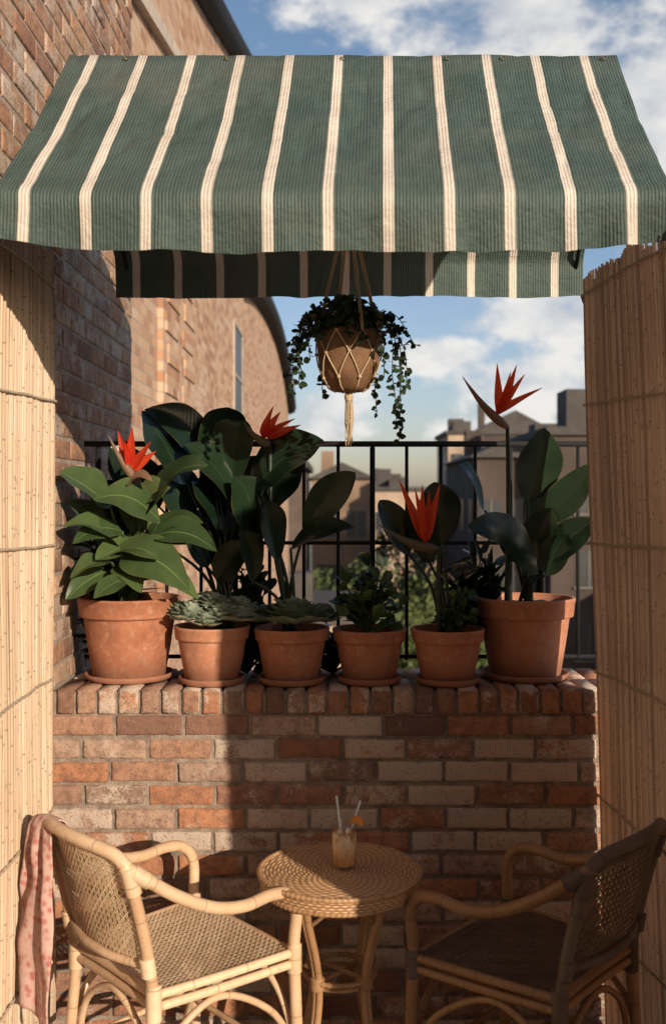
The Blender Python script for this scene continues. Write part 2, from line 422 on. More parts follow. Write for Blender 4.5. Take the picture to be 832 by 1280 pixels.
# ------------------------------------------------------------ terrace floor
mb=MB()
x=-1.06
while x<3.2:
    y=-4.05
    while y<3.99:
        d=min(.3,4.0-y)
        box(mb,(x+.15,y+d/2,FL-.02),(.294,d-.006,.04),R(),0,.003)
        y+=.3
    x+=.3
box(mb,(1.1,-.06,FL-.1),(4.4,8.1,.15),.5,1)
mb.build('terrace_floor',[M_FLOOR,M_MORTAR],None,False)

# ------------------------------------------------------------ railing
mb=MB(); RY=4.44
RZ=2.122
for zz,rr in((RZ,.012),(1.70,.008),(1.215,.008)):
    box(mb,(.10,RY,zz),(2.32,rr*1.6,rr*2),.5,0,.002)
x=-1.0
i=0
while x<1.26:
    if i%4==0: box(mb,(x,RY,(RZ+1.14)/2),(.022,.022,RZ-1.14-.025),.5,0,.002)
    else: tube(mb,[(x,RY,1.2),(x,RY,RZ-.01)],.0075,8)
    x+=.146; i+=1
mb.build('metal_railing',M_METAL)

# ------------------------------------------------------------ awning
awn=empty('striped_awning',(0,3.6,3))
prof=[]
def seg_(a,b,n,sag=0):
    for i in range(n):
        t=i/n; prof.append((a[0]+(b[0]-a[0])*t, a[1]+(b[1]-a[1])*t - sag*math.sin(pi*t)))
seg_((2.955,2.605),(2.925,2.725),7)
prof+= [(2.922,2.742),(2.928,2.760),(2.942,2.778)]
seg_((2.958,2.796),(3.615,3.425),26,.022)
prof+= [(3.625,3.437),(3.64,3.437)]
seg_((3.655,3.425),(4.215,2.885),22,.02)
prof+= [(4.23,2.868),(4.238,2.85)]
seg_((4.24,2.84),(4.245,2.72),6); prof.append((4.246,2.712))
nx=230; vs=[];us=[];ws=[]
for j,(y,z) in enumerate(prof):
    for i in range(nx+1):
        x0=-.952+1.904*i/nx
        fr=max(0,1-j/7); bk=max(0,1-(len(prof)-1-j)/6)
        sc=.010*noise.noise(V((x0*2.6,1.3,0)))+.006*noise.noise(V((x0*11,4.3,0)))
        sc2=.008*noise.noise(V((x0*3,7.3,0)))+.006*noise.noise(V((x0*12,2.3,0)))
        fold_=fr*(.034*noise.noise(V((x0*5,3,0)))+.016*noise.noise(V((x0*14,9,0))))+bk*.022*noise.noise(V((x0*8,5,0)))
        mid=math.sin(pi*min(1,max(0,(j-8)/30)))
        cr=abs(noise.noise(V((x0*4+y*3,y*4-x0*2,11))))   # creases
        zz=z+sc*fr+sc2*bk+mid*(.018*noise.noise(V((x0*3.2,y*3,5)))+.009*noise.noise(V((x0*9+y*5,y*6,2)))+.004*noise.noise(V((x0*16-y*9,y*5,8)))-.012*max(0,.12-cr)/.12)
        zz+=-.006*abs(math.sin(x0*pi/.48))*(1 if j<12 else .3)
        zz+=(-.010+.035*(abs(x0)/.95)**3)*max(0,1-j/10)
        flare=-.012*(1 if j<10 else 0)*(abs(x0)/.95)**6
        vs.append((x0*(1+.012*fr)+.05*(y-2.92),y+fold_+flare,zz)); us.append(x0); ws.append(j*.02)
fs=[(j*(nx+1)+i,j*(nx+1)+i+1,(j+1)*(nx+1)+i+1,(j+1)*(nx+1)+i) for j in range(len(prof)-1) for i in range(nx)]
mb=MB(); mb.add(vs,fs,.5,us,ws); mb.build('canopy',M_AWN,awn)
mb=MB()
tube(mb,[(-.91,3.635,3.405),(.98,3.635,3.405)],.009)
tube(mb,[(-.93,2.97,2.752),(.93,2.97,2.752)],.009)
tube(mb,[(-.87,4.268,2.80),(1.0,4.268,2.80)],.009)
for xx in (-.90,.93):
    tube(mb,[(xx,2.97,2.755),(xx+.035,3.635,3.398),(xx+.06,4.265,2.81)],.008)
tube(mb,[(1.0,4.268,2.80),(1.03,4.268,2.70),(1.235,4.268,2.62)],.012)
tube(mb,[(1.235,4.268,2.64),(1.235,4.268,FL)],.018)
tube(mb,[(-.89,3.635,3.38),(-1.06,3.64,2.68),(-1.06,3.64,FL)],.011)
mb.build('frame',M_METAL,awn)
M_EYE=mat_simple('brass_eyelet',(.25,.2,.14),.4,40,.2,.1,.001,.8)
mb=MB()
for xx in (-.75,-.4,.0,.36,.55,.9):
    pts=[(xx+.034+.007*math.cos(a),3.595+.005*math.sin(a),3.414+.006*math.sin(a)) for a in [2*pi*k/12 for k in range(12)]]
    tube(mb,pts,.0022,6,closed=True)
mb.build('eyelets',M_EYE,awn)

# ------------------------------------------------------------ reed screens
def screen(p0,p1,ztop,zbot,side,lean,mat,rr,seed,flat=False):
    random.seed(seed)
    e=empty('bamboo_screen',((p0[0]+p1[0])/2,(p0[1]+p1[1])/2,0))
    mb=MB(); p0=V((*p0,0));p1=V((*p1,0)); d=(p1-p0); L=d.length; t_=d/L
    nrm=V((side,0,0)); nrm=(nrm-t_*nrm.dot(t_)).normalized()
    cuts=[0]
    while cuts[-1]<1: cuts.append(cuts[-1]+(rr*2/L)*U(.6,1.4))
    for i in range(len(cuts)-1):
        s=(cuts[i]+cuts[i+1])/2; r=(cuts[i+1]-cuts[i])*L*.5*(1.30 if flat else U(.88,1.02)); base=p0+d*s+nrm*(U(-.003,.004) if not flat else U(-.0004,.0004))
        zt=ztop+.024*noise.noise(V((s*22,seed,0)))+U(-.012,.012)
        if R()<.05: zt-=U(.01,.06)
        ph=U(0,9); pts=[]; K=9; rnd=R(); sl=U(-.004,.004) if not flat else U(-.0006,.0006)
        for k in range(K+1):
            z=zbot+(zt-zbot)*k/K
            wv=nrm*(.005*math.sin(z*3+s*14)+(0 if flat else .001)*math.sin(z*5+ph))+t_*((.0004 if flat else .002)*math.sin(z*4+ph*2)+sl*(z-1.3))
            pts.append(base+wv+V((lean*(z-.6),0,z)))
        if flat:
            vs=[]
            for p in pts:
                for q in (-1,-.5,0,.5,1): vs.append(p+t_*(q*r)+nrm*(r*.55*(1-q*q)))
            mb.add(vs,[(a*5+b,a*5+b+1,a*5+b+6,a*5+b+5) for a in range(K) for b in range(4)],rnd)
        else: tube(mb,pts,r,6,rnd)
    mb.build('reeds',mat,e)
    mb=MB()
    for zt in (2.665,2.235,1.73,1.225,.755,.28):
        for sgn in (1,-1):
            pts=[]
            K=int(L/.011)
            for k in range(K+1):
                s=k/K; b=p0+d*s
                z=zt+.010*math.sin(s*9+zt*5)+.006*noise.noise(V((s*20,zt,0)))+.0026*sgn*math.sin(k*pi/2)
                pts.append(b+nrm*((.005*math.sin(z*3+s*14))+rr+.005+.0012*math.cos(k*pi/2))+V((lean*(z-.6),0,z)))
            tube(mb,pts,.0036,5,R())
            pts=[p-nrm*(2*rr+.008) for p in pts[::2]]
            tube(mb,pts,.0024,5,R())
    mb.build('twine_ties',M_TWINE,e)
    return e
screen((-1.03,.9),(-1.03,3.83),2.765,FL+.01,1,0,M_BAM,.0056,3)
screen((1.37,1.1),(1.025,3.975),2.735,FL+.01,-1,-.032,M_BAM2,.0068,5,True)

# ------------------------------------------------------------ pots
def pot(cx,cy,r,ztop,seed):
    random.seed(seed)
    e=empty('terracotta_pot',(cx,cy,ZT)); z0=ZT+.014; h=ztop-z0
    rb=r*.70; bh=h*.24
    rr=R()
    mb=MB()
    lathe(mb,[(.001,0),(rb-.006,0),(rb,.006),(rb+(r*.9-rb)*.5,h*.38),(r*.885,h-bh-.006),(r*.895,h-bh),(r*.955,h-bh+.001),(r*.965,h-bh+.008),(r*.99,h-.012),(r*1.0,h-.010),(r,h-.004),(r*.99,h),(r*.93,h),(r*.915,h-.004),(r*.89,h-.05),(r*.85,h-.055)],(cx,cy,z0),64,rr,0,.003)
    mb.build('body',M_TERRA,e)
    mb=MB(); lathe(mb,[(.001,0),(rb*1.12,0),(rb*1.18,.004),(rb*1.25,.022),(rb*1.22,.027),(rb*1.17,.022),(rb*1.09,.008),(.001,.008)],(cx,cy,ZT+.003),56,R(),0,.002)
    mb.build('saucer',M_TERRA,e)
    mb=MB(); vs=[];fs=[]
    for i in range(9):
        for k in range(32):
            a=2*pi*k/32; q=r*.9*i/8
            vs.append((cx+q*math.cos(a),cy+q*math.sin(a),ztop-.032+.012*noise.noise(V((q*30*math.cos(a),q*30*math.sin(a),seed)))))
    fs=[(i*32+k,i*32+(k+1)%32,(i+1)*32+(k+1)%32,(i+1)*32+k) for i in range(8) for k in range(32)]
    mb.add(vs,fs); mb.build('soil',M_SOIL,e)
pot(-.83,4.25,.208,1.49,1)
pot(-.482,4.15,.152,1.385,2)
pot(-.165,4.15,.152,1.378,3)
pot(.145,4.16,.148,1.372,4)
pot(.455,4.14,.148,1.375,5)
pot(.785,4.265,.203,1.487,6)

def stem(mb,a,b,bend=(0,0,0),r0=.009,r1=.005,mi=1):
    a=V(a);b=V(b); m=(a+b)/2+V(bend)
    pts=spline([a,m,b],6); n=len(pts)
    tube(mb,pts,[r0+(r1-r0)*i/(n-1) for i in range(n)],7,R(),mi)
def paddle(mb,root,B,T,W,roll=0,droop=None,fold=None,**k):
    B=V(B); root=V(root); T=V(T)
    stem(mb,root+V((U(-.03,.03),U(-.03,.03),0)),B,((B.x-root.x)*-.18,0,.03))
    leaf(mb,B,T,W*1.25,roll+U(-.25,.25),U(.05,.2) if droop is None else droop,U(.12,.34) if fold is None else fold,shape='paddle',n=18,m=8,nref=(U(-.1,.3),-.8,.55),**k)
def flower(mb,root,knee,tip,seps,stembend=(0,0,0)):
    root=V(root)
    knee=V(knee);tip=V(tip)
    stem(mb,root,knee,stembend,.011,.008)
    ax=tip-knee; pts=[knee+ax*(i/10)+V((0,0,-.02*math.sin(pi*i/10))) for i in range(11)]
    rad=[.010,.0165,.019,.0185,.017,.0145,.012,.0095,.007,.004,.0012]
    tube(mb,pts,rad,10,R(),2)
    o=knee+ax*.22+V((0,0,.008))
    for s in seps:
        s=V(s); leaf(mb,o+V((U(-.01,.01),U(-.01,.01),0)),s,U(.034,.044),U(-.5,.5),.0,.5,shape='lance',mi=3,n=10,m=4,nref=(0,-1,.2),ripple=.02)
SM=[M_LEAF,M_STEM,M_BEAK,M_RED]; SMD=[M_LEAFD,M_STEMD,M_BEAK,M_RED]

# plant A (sunlit)
random.seed(21)
mb=MB(); r0=(-.83,4.25,1.46)
for B,T,W,ro in [
 ((-.88,4.12,1.86),(-1.045,3.98,2.005),.165,.4),
 ((-.75,4.12,1.80),(-.475,4.0,2.055),.20,-.4),
 ((-.68,4.08,1.80),(-.91,3.96,1.91),.155,.3),
 ((-.72,4.08,1.745),(-.445,4.0,1.70),.125,-.3),
 ((-.84,4.10,1.69),(-1.03,3.97,1.81),.11,.4),
 ((-.82,4.05,1.665),(-.54,3.93,1.565),.16,-.1),
 ((-.86,4.05,1.64),(-1.0,3.96,1.60),.10,.3),
 ((-.86,4.06,1.67),(-.66,3.95,1.675),.12,-.2),
 ((-.78,4.15,1.86),(-.64,4.10,1.95),.13,-.3),
 ((-.83,4.10,1.76),(-1.0,4.0,1.73),.10,.2),
 ((-.77,4.18,1.72),(-.51,4.10,1.81),.13,-.2),
 ((-.85,4.1,1.62),(-.73,3.97,1.54),.10,0),
 ((-.90,4.15,1.60),(-1.04,4.05,1.51),.10,0),
 ((-.78,4.12,1.72),(-.91,3.99,1.66),.12,.1),
 ((-.78,4.15,1.62),(-.59,4.04,1.62),.10,0),
 ((-.92,4.2,1.70),(-1.04,4.12,1.90),.10,.5),
 ((-.78,4.2,1.74),(-.84,4.16,1.98),.12,.1),
 ((-.80,4.0,1.58),(-.90,3.92,1.52),.08,.1),
 ((-.70,4.1,1.58),(-.52,4.03,1.52),.09,-.2)]:
    paddle(mb,r0,B,T,W,ro)
flower(mb,r0,(-.765,4.10,1.955),(-.87,4.02,2.14),[(-.835,4.05,2.155),(-.775,4.02,2.17),(-.70,4.0,2.11),(-.69,4.06,2.075),(-.80,4.0,2.11)],(.03,0,0))
leaf(mb,(-.80,4.06,1.935),(-.69,4.0,1.97),.06,0,.2,.5,mi=2)
mb.build('bird_of_paradise_plant',SM)
# broad-leaved plants behind, in the same row, shade painted into their leaf colour
random.seed(22)
mb=MB(); r1=(-.44,4.24,1.36)
for B,T,W,ro in [
 ((-.60,4.28,1.95),(-.78,4.22,2.26),.22,.3),
 ((-.48,4.30,1.98),(-.77,4.24,2.29),.14,-.3),
 ((-.49,4.30,1.98),(-.43,4.22,2.30),.18,.2),
 ((-.42,4.28,1.96),(-.35,4.2,2.24),.16,-.2),
 ((-.38,4.26,1.86),(-.60,4.18,2.13),.19,.3),
 ((-.33,4.25,1.72),(-.40,4.15,2.00),.17,.2),
 ((-.43,4.30,1.72),(-.58,4.25,2.00),.18,.4),
 ((-.37,4.3,1.64),(-.27,4.22,1.91),.14,-.3),
 ((-.60,4.32,1.78),(-.73,4.3,2.06),.17,.1),
 ((-.52,4.34,1.60),(-.66,4.3,1.86),.15,.1),
 ((-.50,4.34,1.80),(-.46,4.32,2.08),.17,0),
 ((-.40,4.33,1.58),(-.52,4.30,1.82),.14,.2),
 ((-.47,4.22,1.56),(-.33,4.14,1.73),.11,-.2),
 ((-.72,4.34,1.85),(-.92,4.30,2.12),.18,.2),
 ((-.80,4.36,1.75),(-1.0,4.30,1.97),.17,.1),
 ((-.62,4.36,2.0),(-.60,4.30,2.22),.16,.1),
 ((-.36,4.32,1.82),(-.21,4.28,2.07),.16,-.1)]:
    paddle(mb,r1,B,T,W,ro)
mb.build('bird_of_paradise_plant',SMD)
mb=MB(); r2=(-.17,4.2,1.35)
for B,T,W,ro in [
 ((-.32,4.24,1.93),(-.04,4.16,2.16),.19,-.3),
 ((-.30,4.26,1.84),(-.12,4.2,2.07),.16,-.2),
 ((-.11,4.2,1.77),(.09,4.12,2.02),.12,.3),
 ((-.17,4.18,1.69),(.085,4.08,1.795),.11,-.2),
 ((-.23,4.2,1.64),(-.27,4.12,1.91),.12,.4),
 ((-.27,4.3,1.91),(-.20,4.2,2.14),.14,0),
 ((-.32,4.16,1.56),(-.37,4.08,1.78),.10,.3)]:
    paddle(mb,r2,B,T,W,ro)
flower(mb,r2,(-.255,4.22,2.11),(-.36,4.16,2.20),[(-.235,4.15,2.26),(-.21,4.14,2.235),(-.125,4.1,2.18),(-.15,4.14,2.21)],(-.03,0,0))
mb.build('bird_of_paradise_plant',SMD)
# plant E
random.seed(23)
mb=MB(); r3=(.45,4.16,1.35)
for B,T,W,ro in [
 ((.44,4.24,1.70),(.41,4.2,1.98),.15,.2),
 ((.31,4.26,1.66),(.19,4.2,1.91),.11,.3),
 ((.40,4.28,1.62),(.31,4.24,1.87),.12,-.3)]:
    paddle(mb,r3,B,T,W,ro)
flower(mb,(.42,4.12,1.35),(.415,4.10,1.69),(.175,4.0,1.79),[(.255,4.03,1.965),(.345,4.02,1.945),(.41,4.0,1.945),(.31,3.98,1.93),(.37,4.04,1.92)],(0,0,0))
mb.build('bird_of_paradise_plant',SMD)
# plant F
random.seed(24)
mb=MB(); r4=(.78,4.26,1.46)
for B,T,W,ro in [
 ((.79,4.22,1.88),(.84,4.14,2.185),.160,.2),
 ((.62,4.26,1.84),(.50,4.2,2.06),.085,.4),
 ((.82,4.16,1.59),(.52,4.04,1.825),.17,.1),
 ((.83,4.2,1.79),(1.03,4.1,2.04),.12,-.3),
 ((.87,4.2,1.65),(1.03,4.1,1.82),.12,-.2),
 ((.81,4.3,1.74),(.94,4.3,1.99),.13,0),
 ((.86,4.2,1.58),(.93,4.12,1.76),.10,.2),
 ((.78,4.24,1.64),(.87,4.16,1.87),.12,.1),
 ((.78,4.3,1.62),(.70,4.3,1.80),.10,-.2)]:
    paddle(mb,r4,B,T,W,ro)
flower(mb,(.70,4.2,1.45),(.70,4.18,2.175),(.51,4.10,2.37),[(.65,4.12,2.425),(.725,4.12,2.42),(.755,4.1,2.38),(.82,4.08,2.325),(.70,4.1,2.39)],(.005,0,0))
mb.build('bird_of_paradise_plant',SMD)

# succulents
def rosette(mb,c,rad,layers=5):
    c=V(c); k=0; rad*=1.15
    for l in range(layers):
        f=1-l/layers; n=int(7+5*f)
        for i in range(n):
            a=2*pi*i/n+l*.6+U(-.08,.08); el=.12+1.15*(1-f)**1.2+U(-.06,.06)
            Ln=rad*(.35+.65*f)*U(.9,1.08)
            d=V((math.cos(a)*math.cos(el),math.sin(a)*math.cos(el),math.sin(el)))
            leaf(mb,c+d*.006+V((0,0,l*.006)),c+d*Ln+V((0,0,l*.006)),Ln*.55,0,-.08,.45,None,8,6,'spoon',(0,0,1),ripple=0)
random.seed(31)
mb=MB()
for c,r in (((-.56,4.09,1.415),.085),((-.44,4.06,1.42),.085),((-.38,4.17,1.435),.08),((-.51,4.19,1.45),.085),((-.36,4.07,1.415),.065),((-.61,4.17,1.425),.065),((-.49,4.02,1.40),.055),((-.47,4.12,1.46),.07)): rosette(mb,c,r)
mb.build('echeveria_succulent',M_SUCC)
M_SUCC2=mat_leaf('echeveria_leaf_shaded',(.10,.16,.12),(.25,.32,.24),.5,.06,(.18,.24,.18),0,0)  # echeveria copy darkened in colour as shade; the paler one is for sun
mb=MB()
for c,r in (((-.15,4.09,1.405),.13),((-.26,4.16,1.40),.08),((-.05,4.18,1.40),.08)): rosette(mb,c,r,6)
mb.build('echeveria_succulent',M_SUCC2)
def shrub(name,c,rx,rz,n,ll,mat,smat,seed,shape='spoon'):
    random.seed(seed); mb=MB(); c=V(c)
    for b in range(n//8):
        a=U(0,2*pi); el=U(.1,1.5); q=U(.55,1)
        e=c+V((math.cos(a)*math.cos(el)*rx*q,math.sin(a)*math.cos(el)*rx*.7*q,rz*math.sin(el)*q))
        pts=spline([c,(c+e)/2+V((U(-.02,.02),U(-.02,.02),.01)),e],4); tube(mb,pts,[.006-.0035*i/(len(pts)-1) for i in range(len(pts))],6,.5,1)
        for i in range(8):
            t=U(.45,1); p=c+(e-c)*t
            d=V((U(-1,1),U(-1,1),U(-.3,1.1))).normalized(); L=ll*U(.65,1.15)
            leaf(mb,p,p+d*L,L*(.62 if shape=='spoon' else .3),U(-1,1),0,.3,None,6,4,shape,(0,-.3,.9),ripple=0)
    mb.build(name,[mat,smat])
shrub('jade_plant',(.14,4.15,1.35),.21,.34,230,.062,M_JADE,M_STEM,41)
shrub('leafy_shrub',(.50,4.14,1.35),.13,.20,190,.05,M_JADE,M_STEM,42)
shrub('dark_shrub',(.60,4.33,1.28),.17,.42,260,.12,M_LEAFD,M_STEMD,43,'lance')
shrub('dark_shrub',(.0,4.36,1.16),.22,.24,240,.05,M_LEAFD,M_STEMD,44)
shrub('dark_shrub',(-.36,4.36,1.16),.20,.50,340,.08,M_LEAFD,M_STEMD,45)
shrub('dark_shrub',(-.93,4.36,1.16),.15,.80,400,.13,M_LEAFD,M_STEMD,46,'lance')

# ------------------------------------------------------------ hanging macrame planter
random.seed(51)
HX,HY=.055,3.63
hp=empty('hanging_macrame_planter',(HX,HY,2.4))
bp=[(.001,0),(.045,.002),(.07,.014),(.092,.05),(.105,.10),(.110,.15),(.111,.20),(.108,.213),(.103,.212),(.103,.19),(.09,.18),(.001,.185)]
zb=2.262
mb=MB(); lathe(mb,bp,(HX,HY,zb),48,.4)
M_BOWL=mat_simple('shaded_clay_bowl',(.19,.10,.05),.75,14,.35)  # bowl colour darkened to carry the shade under the canopy
mb.build('bowl',M_BOWL,hp)
def br(z):
    for (r1_,z1),(r2_,z2) in zip(bp,bp[1:8]):
        if z1<=z<=z2: return r1_+(r2_-r1_)*(z-z1)/(z2-z1+1e-9)
    return .111
mb=MB(); apex=V((HX,HY,2.93)); NC=8
M_ROPE=mat_simple('cotton_rope',(.50,.39,.26),.95,150,.3,.1,.002)
for k in range(NC):
    a0=2*pi*(k+.5)/NC
    def bpnt(a,z): 
        r=br(z)+.0045; return V((HX+r*math.cos(a),HY+r*math.sin(a),zb+z))
    rim=bpnt(a0,.205)
    if k%2==0:
        for dd in (-.003,.003):
            tube(mb,spline([apex+V((dd,0,0)),(apex+rim)/2+V((dd,0,0)),rim+V((dd,0,0))],6),.0034,6)
    hw=pi/NC
    for s in(-1,1):
        pts=[bpnt(a0,.205)]
        for q in range(1,9): pts.append(bpnt(a0+s*hw*q/8,.205-.075*q/8))
        for q in range(1,9): pts.append(bpnt(a0+s*hw*(1-q/8),.13-.085*q/8))
        for q in range(1,7): pts.append(bpnt(a0,.045*(1-q/6)+.002*q/6))
        tube(mb,pts,.0026,6)
    for zz in(.205,.13,.045):
        p=bpnt(a0+(hw if zz==.13 else 0),zz); lathe(mb,[(.001,-.007),(.006,-.004),(.007,0),(.006,.004),(.001,.007)],p,8)
tube(mb,[apex,(HX,HY,3.405)],.005,8)
lathe(mb,[(.001,.0),(.012,.004),(.016,.02),(.013,.035),(.008,.04)],(HX,HY,2.225),12)
for k in range(34):
    a=U(0,2*pi); q=U(0,.013); x0=HX+q*math.cos(a); y0=HY+q*math.sin(a)
    tube(mb,spline([(x0,y0,2.235),(HX+(x0-HX)*1.2,HY+(y0-HY)*1.2,2.16),(x0+U(-.008,.008),y0+U(-.008,.008),2.085+U(-.012,.012))],4),.0019,5,R())
mb.build('macrame_net',M_ROPE,hp)
mb=MB()
def vine(pts,dens=.014,ls=.026):
    P=spline(pts,8); tube(mb,P,.0016,5,.5,1); acc=0
    for i in range(1,len(P)):
        acc+=(P[i]-P[i-1]).length
        while acc>dens:
            acc-=dens
            d=V((U(-1,1),U(-1,1),U(-.7,.5))).normalized(); L=ls*U(.6,1.2)
            leaf(mb,P[i],P[i]+d*L,L*.72,U(-1,1),0,.15,None,5,4,'oval',(0,-.8,.4),ripple=0)
for (dx,dy,zend) in ((-.19,-.03,2.245),(-.165,-.08,2.30),(-.20,.03,2.33),(-.14,-.10,2.36),(.155,-.06,2.20),(.185,.0,2.095),(.17,-.03,2.13),(.20,.04,2.27),(.12,-.11,2.30),(.235,-.02,2.42),(-.205,-.02,2.42),(.10,.13,2.2),(-.1,.14,2.25),(-.175,.02,2.28)):
    vine([(HX+dx*.3,HY+dy*.3,zb+.2),(HX+dx*.65,HY+dy*.65,zb+.27),(HX+dx*.95,HY+dy,zb+.17),(HX+dx+U(-.01,.01),HY+dy,(zb+.17+zend)/2),(HX+dx+U(-.015,.015),HY+dy,zend)],.011)
for k in range(70):
    a=U(0,2*pi); q=U(.05,.18); z=zb+.21+U(0,.09)
    vine([(HX,HY,zb+.19),(HX+q*.5*math.cos(a),HY+q*.5*math.sin(a),z+.02),(HX+q*math.cos(a),HY+q*math.sin(a),z-q*.3+U(-.02,.03))],.014,.032)
mb.build('trailing_foliage',[M_VINE,M_STEMD],hp)

# ------------------------------------------------------------ table
random.seed(61)
TX,TY,TZ=.022,3.49,.648
tb=empty('rattan_table',(TX,TY,TZ))
mb=MB(); RR=.262; nr=150; sg=300; cw=.0125; sp=56
vs=[];ws=[]
for i in range(nr+1):
    r=RR*i/nr; k=r/cw; ki=int(k); fr=k-ki
    ns=max(8,int(sp*(1 if r>.09 else .5)))
    for j in range(sg):
        a=2*pi*j/sg
        w=math.cos(ns*a/2+pi*ki+.25*noise.noise(V((ki*3.3,a,1)))); over=.5+.5*w
        h=math.sin(pi*fr)**.6*(.45+.55*over)
        vs.append((TX+r*math.cos(a),TY+r*math.sin(a),TZ-.004+.0045*h+.002*noise.noise(V((r*20*math.cos(a),r*20*math.sin(a),0))))); ws.append(h)
fs=[(i*sg+j,i*sg+(j+1)%sg,(i+1)*sg+(j+1)%sg,(i+1)*sg+j) for i in range(nr) for j in range(sg)]
mb.add(vs,fs,.5,None,ws)
vs=[];ws=[]
for i in range(25):
    q=i/24; k=q*4; ki=int(k); fr=k-ki
    for j in range(sg):
        a=2*pi*j/sg; over=.5+.5*math.cos(60*a/1+pi*ki); h=math.sin(pi*fr)**.6*(.35+.65*over)
        r=.266+.004*h-.012*q; vs.append((TX+r*math.cos(a),TY+r*math.sin(a),TZ-.008-.042*q)); ws.append(h)
fs=[(i*sg+j,i*sg+(j+1)%sg,(i+1)*sg+(j+1)%sg,(i+1)*sg+j) for i in range(24) for j in range(sg)]
mb.add(vs,fs,.5,None,ws)
mb.build('woven_top',M_WEAVE,tb)
mb=MB()
def ring(mb,r,z,rad,wrap=0,rnd=.5,mi=0,c=(0,0)):
    n=wrap*4 if wrap else 64
    pts=[(TX+r*math.cos(2*pi*i/n),TY+r*math.sin(2*pi*i/n),z) for i in range(n)]
    tube(mb,pts,[rad*(1+(.14*math.sin(pi*i/2+.7) if wrap else 0)) for i in range(n)],8,rnd,mi,True)
ring(mb,.268,TZ-.003,.0085,90,.9); ring(mb,.257,TZ-.052,.008,90,.5)
ring(mb,.118,.31,.009,30); ring(mb,.100,.285,.008); ring(mb,.16,.02,.009)
for k in range(4):
    a=pi/4+k*pi/2+.08
    for da in (-.07,.07):
        pts=[]
        for (r,z) in ((.185,TZ-.02),(.165,.52),(.13,.40),(.112,.30),(.118,.20),(.15,.05),(.185,FL)):
            aa=a+da*(.19/r)*.55; pts.append((TX+r*math.cos(aa),TY+r*math.sin(aa),z))
        tube(mb,spline(pts,6),.012,10,R())
    P=[(TX+.112*math.cos(a),TY+.112*math.sin(a),.325-.0045*i) for i in range(10)]
    tube(mb,P,[.026 if i%2 else .0235 for i in range(10)],10,.3)
    b0=V((TX+.112*math.cos(a),TY+.112*math.sin(a),.30)); b1=V((TX-.112*math.cos(a),TY-.112*math.sin(a),.30))
    if k<2: tube(mb,[b0+V((0,0,.004*k*3)),b1+V((0,0,.004*k*3))],.008,8,R())
    a2=a+pi/2
    arc=[(TX+.16*math.cos(a),TY+.16*math.sin(a),.50),(TX+.19*math.cos((a+a2)/2),TY+.19*math.sin((a+a2)/2),.60),(TX+.16*math.cos(a2),TY+.16*math.sin(a2),.50)]
    tube(mb,spline(arc,8),.007,8,R())
mb.build('legs_and_rim',M_RATT,tb)

# ------------------------------------------------------------ iced coffee
GX,GY=.038,3.50; gz=TZ+.003
gl=empty('iced_coffee_glass',(GX,GY,gz))
m,nt,b,o=mk('clear_glass')
tr_=nt.nodes.new('ShaderNodeBsdfTransparent'); gs=nt.nodes.new('ShaderNodeBsdfGlossy'); gs.inputs['Roughness'].default_value=.03
lw=N(nt,'ShaderNodeLayerWeight',{'Blend':.25}); mx=nt.nodes.new('ShaderNodeMixShader')
nt.links.new(mr(nt,lw.outputs['Facing'],.5,1.0,.03,.35),mx.inputs[0]); nt.links.new(tr_.outputs[0],mx.inputs[1]); nt.links.new(gs.outputs[0],mx.inputs[2]); nt.links.new(mx.outputs[0],o.inputs[0]); tr_.inputs[0].default_value=(.96,.97,.97,1); M_CG=m
m,nt,b,o=mk('iced_coffee'); c=obj(nt); z_=attr(nt,'a_v'); n=nz(nt,obj(nt,(1,1,.5)),38,3,.6)
f=M(nt,'ADD',M(nt,'MULTIPLY',z_,5.0),M(nt,'MULTIPLY',M(nt,'SUBTRACT',n,.5),1.1))
nt.links.new(ramp(nt,f,[(.02,(.60,.29,.10)),(.25,(.80,.48,.24)),(.5,(.88,.66,.45)),(.62,(.52,.25,.09)),(.9,(.82,.54,.32))]),b.inputs['Base Color']); b.inputs['Roughness'].default_value=.3
M_CF=m
M_ICE=mat_simple('ice_cube',(.74,.60,.46),.15,40,.2,.1)
M_STRAW=mat_simple('paper_straw',(.74,.80,.78),.6,60,.08,.1); M_OR=mat_simple('orange_flesh',(.75,.30,.04),.5,60,.15,.1); M_PEEL=mat_simple('orange_peel',(.72,.26,.03),.55,60,.1,.1)
mb=MB(); lathe(mb,[(.0008,0),(.037,0),(.0395,.002),(.0405,.01),(.0450,.148),(.0440,.150),(.0427,.148),(.0382,.012),(.036,.009),(.0008,.009)],(GX,GY,gz),48); mb.build('tumbler',M_CG,gl)
mb=MB(); lathe(mb,[(.0008,.010),(.0355,.0100),(.0378,.013),(.0412,.118),(.0395,.120),(.0008,.120)],(GX,GY,gz),40); mb.build('coffee',M_CF,gl)
mb=MB()
for k,(dx,dy,dz) in enumerate(((-.014,-.011,.12),(.013,-.008,.123),(.0,.015,.119))):
    box(mb,(GX+dx,GY+dy,gz+dz),(.022,.022,.021),.5,0,.004,.002,Matrix.Rotation(k+.4,3,V((.4,.5,1)).normalized()))
mb.build('ice',M_ICE,gl)
mb=MB()
tube(mb,[(GX-.004,GY+.01,gz+.05),(GX-.026,GY+.0,gz+.240)],.0038,10); tube(mb,[(GX+.0,GY+.015,gz+.05),(GX+.055,GY+.03,gz+.215)],.0038,10)
mb.build('straws',M_STRAW,gl)
mb=MB()
oc=V((GX+.043,GY-.004,gz+.150)); dsc=[]
for i in range(25):
    a=pi*i/24*1.25-.5
    dsc.append(V((math.cos(a),-.25*math.cos(a),math.sin(a))))
